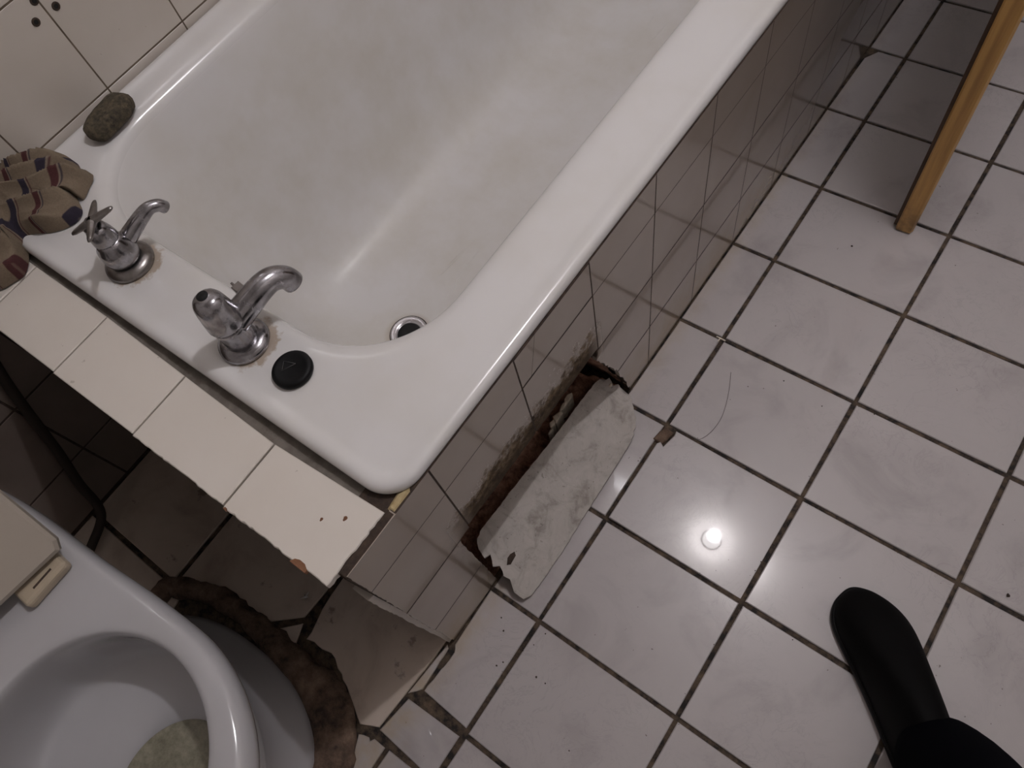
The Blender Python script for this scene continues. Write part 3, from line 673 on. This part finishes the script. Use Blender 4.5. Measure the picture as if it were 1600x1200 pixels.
lp = [oval(-0.33, 0.205, 0.235, 0.142, 0.0, 2.4), oval(-0.33, 0.203, 0.232, 0.140, 0.012, 2.4), oval(-0.33, 0.185, 0.215, 0.122, 0.035, 2.4), oval(-0.325, 0.165, 0.205, 0.105, 0.09, 2.4), oval(-0.315, 0.165, 0.205, 0.105, 0.16, 2.4),
      oval(-0.29, 0.185, 0.225, 0.125, 0.23, 2.6), oval(-0.26, 0.205, 0.28, 0.150, 0.30, 3.0), rim_out(0.022, 0.345), rim_out(0.008, 0.375), rim_out(0.0, 0.398), rim_out(-0.001, 0.412), rim_out(0.003, 0.423), rim_out(0.010, 0.4285), rim_out(0.018, 0.430)]
e_ = lambda a, b, z, cx=-0.232: oval(cx, a, a * 0.97, b, z)
lp += [e_(0.160, 0.156, 0.430), e_(0.154, 0.151, 0.4285), e_(0.150, 0.147, 0.423), e_(0.149, 0.146, 0.410), e_(0.152, 0.149, 0.385), e_(0.155, 0.152, 0.36), e_(0.155, 0.150, 0.335), e_(0.152, 0.146, 0.318), e_(0.145, 0.138, 0.306), e_(0.134, 0.127, 0.300, -0.230), e_(0.116, 0.112, 0.296, -0.222), e_(0.098, 0.098, 0.291, -0.212), e_(0.084, 0.088, 0.282, -0.198), e_(0.074, 0.08, 0.262, -0.190), e_(0.066, 0.072, 0.24, -0.186)]
lp = [[p + Vector((-0.014, 0.0, 0.0)) for p in q] for q in lp]
bowl = rings('bowl', lp, 'porcelain', tl, True, False)
s2 = bowl.modifiers.new('smooth', 'SUBSURF'); s2.levels = 1; s2.render_levels = 1
wl = e_(0.080, 0.086, 0.2745, -0.209)
rings('stained_water', [[p + Vector((0, 0, 0)) for p in wl], [Vector((-0.209, CY, 0.2745)) + (p - Vector((-0.209, CY, 0.2745))) * 0.02 for p in wl]], 'stain', tl)
# lid, tipped back; hinge bracket
FL = (Vector((-0.4640, -0.440, 0.4520)), Vector((-0.765, 0.095, 0.637)).normalized(), Vector((0.12, 0.99, 0.0)).normalized(), None)
e1 = FL[1]; e2 = (FL[2] - e1 * FL[2].dot(e1)).normalized(); nn = e1.cross(e2)
if nn.x < 0 and nn.z < 0: nn = -nn
LO = Vector((-0.4640, -0.440, 0.4540))
lidp = [(0.0, -0.155), (0.0, 0.157), (0.012, 0.164), (0.20, 0.166), (0.30, 0.150), (0.36, 0.105), (0.385, 0.03), (0.38, -0.06), (0.34, -0.125), (0.25, -0.16), (0.012, -0.162)]
slab('lid', lidp, (LO, e1, e2, nn), 0.006, -0.008, 'cream_plastic', tl, 0.004)
for s_ in (1, -1):
    cy = CY + s_ * 0.118
    hb = box('hinge_bracket', (-0.478, cy - 0.034, 0.4295), (-0.431, cy + 0.030, 0.447), 'old_plastic', tl)
    bv = hb.modifiers.new('bevel', 'BEVEL'); bv.width = 0.006; bv.segments = 3
    tube('hinge_pin', [Vector((-0.466, cy - 0.022, 0.451)), Vector((-0.466, cy + 0.020, 0.451))], 0.0065, 'old_plastic', hb, 14)
    slab('slot', [(-0.4435, cy - 0.014), (-0.4405, cy - 0.014), (-0.4405, cy + 0.014), (-0.4435, cy + 0.014)], XY, 0.4474, 0.446, 'dirt', hb, 0.0002)
# flush pipe stub at the back of the bowl
tube('flush_pipe', smooth_path([Vector((-0.68, -0.33, 0.40)), Vector((-0.71, -0.328, 0.40)), Vector((-0.76, -0.325, 0.41)), Vector((-0.80, -0.318, 0.415))]), 0.022, 'porcelain', tl, 16)

# mortar ring around the toilet foot
ctr = [(-0.592, -0.345), (-0.565, -0.312), (-0.52, -0.293), (-0.46, -0.281), (-0.40, -0.280), (-0.345, -0.284), (-0.290, -0.286), (-0.245, -0.290), (-0.200, -0.307), (-0.165, -0.335), (-0.140, -0.375), (-0.118, -0.44)]
ctr = ctr + [(x, 2 * CY - y) for x, y in reversed(ctr[:-1])]
P = []
m = len(ctr)
for k in range(m):
    a, b, c_, d_ = [Vector(ctr[(k + q) % m]) for q in (-1, 0, 1, 2)]
    for q in range(6):
        t = q / 6; P.append(0.5 * ((2 * b) + (c_ - a) * t + (2 * a - 5 * b + 4 * c_ - d_) * t * t + (3 * b - a - 3 * c_ + d_) * t ** 3))
L = []; m = len(P)
for k in range(m):
    p = P[k]; d = (P[(k + 1) % m] - P[k - 1]).normalized(); nrm = Vector((d.y, -d.x))
    if (p + nrm * 0.01 - Vector((-0.34, CY))).length < p.length * 0 + (p - Vector((-0.34, CY))).length: nrm = -nrm
    wd = 0.017 + 0.017 * max(0.0, min(1.0, (p.x + 0.42) / 0.2)) + 0.004 * nz(p.x, p.y, 0, 40)
    lp_ = []
    for q in range(13):
        t = PI * q / 12; off = -math.cos(t) * wd; z = -0.002 + 0.026 * math.sin(t) ** 0.7
        if off < 0: z = max(z, 0.012 * (1 if q else 0))
        pp = Vector((p.x + nrm.x * off, p.y + nrm.y * off, z))
        dd = noise.fractal(pp * 45, 0.6, 2, 5) * 0.0032
        lp_.append(pp + Vector((nrm.x * dd * (0.6 + 1.2 * (off > wd * .5)), nrm.y * dd * (0.6 + 1.2 * (off > wd * .5)), dd * 0.8)))
    L.append(lp_)
L.append(L[0])
ring = tag(rings('mortar_ring', L, 'ring', None, closed=False), 'rough brown mortar bead sealing the toilet foot to the dirty nook tiles', 'mortar')
# dark hose on the nook wall
hs = tag(tube('water_hose', smooth_path([Vector((-0.825, -0.150, 0.46)), Vector((-0.825, -0.186, 0.371)), Vector((-0.822, -0.212, 0.295)), Vector((-0.818, -0.245, 0.19)), Vector((-0.812, -0.276, 0.105)), Vector((-0.800, -0.292, 0.050)), Vector((-0.785, -0.312, 0.028)), Vector((-0.765, -0.36, 0.022)), Vector((-0.74, -0.42, 0.02))]), 0.0085, 'hose', None, 12), 'dark flexible hose running down the nook wall behind the toilet', 'hose')

# ================================================================ door at the far right
DO = Vector((0.1565, 0.9965, 0)); de1 = Vector((-0.075, 0.997, 0)).normalized(); de2 = Vector((de1.y, -de1.x, 0)); 
FD = (DO, de2, de1, Vector((0, 0, 1)))
door = struct(slab('door_1', [(0.0, 0.003), (0.0355, 0.003), (0.0355, 0.86), (0.0, 0.86)], FD, 2.12, 0.006, 'dark_wood', None, 0.002))
slab('edge_lipping', [(0.0085, -0.006), (0.0335, -0.006), (0.0375, 0.002), (0.0375, 0.014), (0.035, 0.016), (0.006, 0.016), (0.006, -0.002)], FD, 2.118, 0.004, 'wood', door, 0.0015)
# ================================================================ lamp under the ceiling
lm = thing('ceiling_lamp', (LAMP.x, LAMP.y, 2.70), 'small bare bulb holder fixed to the ceiling above the floor', 'lamp')
lathe('ceiling_rose', [(0.05, 0.0), (0.048, -0.010), (0.02, -0.018)], (LAMP.x, LAMP.y, 2.70), 'bulb_glass', lm, 24)
lathe('bulb_socket', [(0.018, -0.016), (0.018, -0.034), (0.014, -0.042)], (LAMP.x, LAMP.y, 2.70), 'bulb_glass', lm, 20)

# ================================================================ the person's shoe and trouser leg
pe = thing('person', (0.47, 0.22, 0.0), 'person standing on the floor tiles in a black shoe and black trousers', 'person')
TOE = Vector((0.3815, 0.3120, 0)); FDIR = Vector((0.655, -0.640, 0)).normalized(); FS = Vector((FDIR.y, -FDIR.x, 0))   # FS points to the left side in view
LEN = 0.300
#  t, half width left(-x side), half width right, height
st = [(0.0, .003, .003, .016), (0.012, .017, .017, .024), (0.035, .028, .027, .033), (0.075, .037, .038, .043), (0.12, .043, .047, .052), (0.17, .045, .054, .061), (0.24, .044, .059, .073), (0.33, .041, .058, .086), (0.43, .038, .054, .100), (0.55, .035, .049, .115), (0.70, .034, .043, .125), (0.86, .034, .035, .125), (0.96, .026, .027, .11), (1.0, .010, .010, .09)]
Ls = []
for t, wl_, wr_, hh in st:
    t2 = t
    c0 = TOE + FDIR * (LEN * t2)
    ring_ = []
    for q in range(24):
        a = 2 * PI * q / 24; ca, sa = math.cos(a), math.sin(a)
        wd = wl_ if ca > 0 else wr_
        zc_ = 0.012
        z = zc_ + (hh - zc_) * (abs(sa) ** 0.85) if sa >= 0 else zc_ - 0.008 * abs(sa) ** 0.5
        ring_.append(c0 + FS * (wd * math.copysign(abs(ca) ** 0.8, ca)) + Vector((0, 0, z)))
    Ls.append(ring_)
shoe = rings('shoe', Ls, 'shoe', pe, True, True)
m1 = shoe.modifiers.new('smooth', 'SUBSURF'); m1.levels = 2; m1.render_levels = 2
def sole_loop(d, z):
    pts = []
    for t, wl_, wr_, hh in st: pts.append(TOE + FDIR * (LEN * t - (0.004 + d if t == 0 else 0)) + FS * (wl_ + 0.0035 + d))
    for t, wl_, wr_, hh in reversed(st): pts.append(TOE + FDIR * (LEN * t - (0.004 + d if t == 0 else 0)) - FS * (wr_ + 0.0035 + d))
    return [p + Vector((0, 0, z)) for p in pts]
rings('sole', [sole_loop(-0.002, 0.0008), sole_loop(0, 0.003), sole_loop(0, 0.013), sole_loop(-0.003, 0.0155)], 'rubber', shoe, True, True).modifiers.new('smooth', 'SUBSURF').render_levels = 2
leg = [((0.556, 0.150, 0.070), .052, .058), ((0.558, 0.138, 0.105), .058, .064), ((0.562, 0.122, 0.16), .060, .067), ((0.572, 0.085, 0.26), .062, .070), ((0.586, 0.035, 0.38), .066, .074), ((0.60, -0.01, 0.49), .068, .076), ((0.608, -0.07, 0.62), .074, .080), ((0.612, -0.15, 0.76), .080, .084), ((0.612, -0.20, 0.84), .082, .086)]
Lg = []
for k, (c0, rx, ry) in enumerate(leg):
    rg = []
    for q in range(28):
        a = 2 * PI * q / 28
        p = Vector((c0[0] + rx * math.cos(a), c0[1] + ry * math.sin(a), c0[2] + (0.012 * math.sin(a + 2.2) if k < 2 else 0)))
        wr = noise.noise(Vector((math.cos(a) * 1.3, math.sin(a) * 1.3, c0[2] * 24))) * (0.007 if k < 4 else 0.0015)
        rg.append(p + Vector((math.cos(a), math.sin(a), 0)) * wr)
    Lg.append(rg)
tr = rings('trouser_leg', Lg, 'trouser', pe, True, True)
m2 = tr.modifiers.new('smooth', 'SUBSURF'); m2.levels = 1; m2.render_levels = 1

# ================================================================ small things on the floor
sp = tag(slab('tile_spacer', [(-0.0125, 0.6130), (-0.0060, 0.6130), (-0.0058, 0.6065), (-0.0038, 0.6065), (-0.0036, 0.6130), (0.0060, 0.6128), (0.0062, 0.6152), (-0.0125, 0.6155)], XY, 0.0012, -0.003, 'spacer', None, 0.0003), 'white plastic tile spacer stuck in the grout crossing near the bath panel', 'spacer')
FO = Vector((-0.362, -0.194, 0.001)); v = []; f = []
for k in range(5):
    a = 0.4 + k * 2 * PI / 5; b = len(v)
    d = Vector((math.cos(a), math.sin(a), 0)); s_ = Vector((-d.y, d.x, 0)); ln = 0.011 if k % 2 else 0.007
    v += [FO + s_ * .002, FO - s_ * .002, FO + d * ln + Vector((0, 0, .003)), FO + Vector((0, 0, .005))]
    f += [(b, b + 2, b + 3), (b + 1, b + 3, b + 2), (b, b + 1, b + 2)]
tag(mk('foil_scrap', v, f, 'foil'), 'tiny silver foil scrap on the dark nook tile under the ledge', 'scrap')
hp = smooth_path([Vector((0.046, 0.560, .0012)), Vector((0.064, 0.515, .0012)), Vector((0.075, 0.465, .0018)), Vector((0.066, 0.42, .0012)), Vector((0.036, 0.395, .0022)), Vector((0.014, 0.372, .0012))], 8)
tag(tube('hair_strand', hp, 0.00035, 'hair', None, 5), 'long dark hair curling over the floor tiles beside the broken tile corner', 'hair')
# loose crumbs of dirt: uncountable, one object
rr = random.Random(5); v = []; f = []
def crumb(x, y, s_):
    b = len(v); a0 = rr.uniform(0, 6)
    for q in range(5):
        a = a0 + q * 2 * PI / 5; v.append(Vector((x + s_ * math.cos(a) * rr.uniform(.6, 1.2), y + s_ * math.sin(a) * rr.uniform(.6, 1.2), 0.0003)))
    v.append(Vector((x, y, 0.0003 + s_ * .7)))
    for q in range(5): f.append((b + q, b + (q + 1) % 5, b + 5))
    f.append(tuple(b + q for q in reversed(range(5))))
for x, y, s_ in ((0.111, 0.919, .0022), (0.573, 0.431, .0036), (0.133, 0.592, .0016), (0.045, -0.073, .002), (0.062, -0.072, .0016), (0.085, 0.55, .0012), (0.29, 0.61, .0013), (0.02, -0.01, .0014), (0.014, -0.035, .0013), (0.004, -0.052, .0016), (-0.012, -0.085, .0016), (-0.018, -0.095, .0018), (-0.002, -0.102, .0016), (-0.04, -0.045, .0018), (0.145, -0.13, .0014), (0.075, 0.33, .0013), (-0.055, -0.03, .0014), (0.21, 0.58, .0014)):
    crumb(x, y, s_)
for k in range(70):
    t = rr.choice(((0, 1), (1, 0), (1, 1), (2, 0), (2, 1), (3, 1), (4, 1)))
    i, j = t
    if rr.random() < .5: crumb(j * PX + rr.uniform(-.008, .008), rr.uniform(-0.2, 0.95), rr.uniform(.0005, .0012))
    else: crumb(rr.uniform(-0.08, 0.5), i * PY + rr.uniform(-.008, .008), rr.uniform(.0005, .0012))
cr = mk('dirt_crumbs', v, f, 'dirt'); cr['kind'] = 'stuff'; tag(cr, 'scattered dark dirt crumbs lying loose on the pale floor tiles', 'dirt')
br = tag(slab('mortar_lump', [(-0.007, 0.374), (0.012, 0.3715), (0.0165, 0.388), (0.019, 0.402), (0.010, 0.4035), (0.0005, 0.404), (-0.004, 0.392)], XY, 0.0028, -0.004, 'ring', None, 0.002), 'brown mortar lump in the broken tile corner by the grout crossing', 'mortar')

for t in THINGS:
    for ch in t.children: ch.location = ch.location - t.location
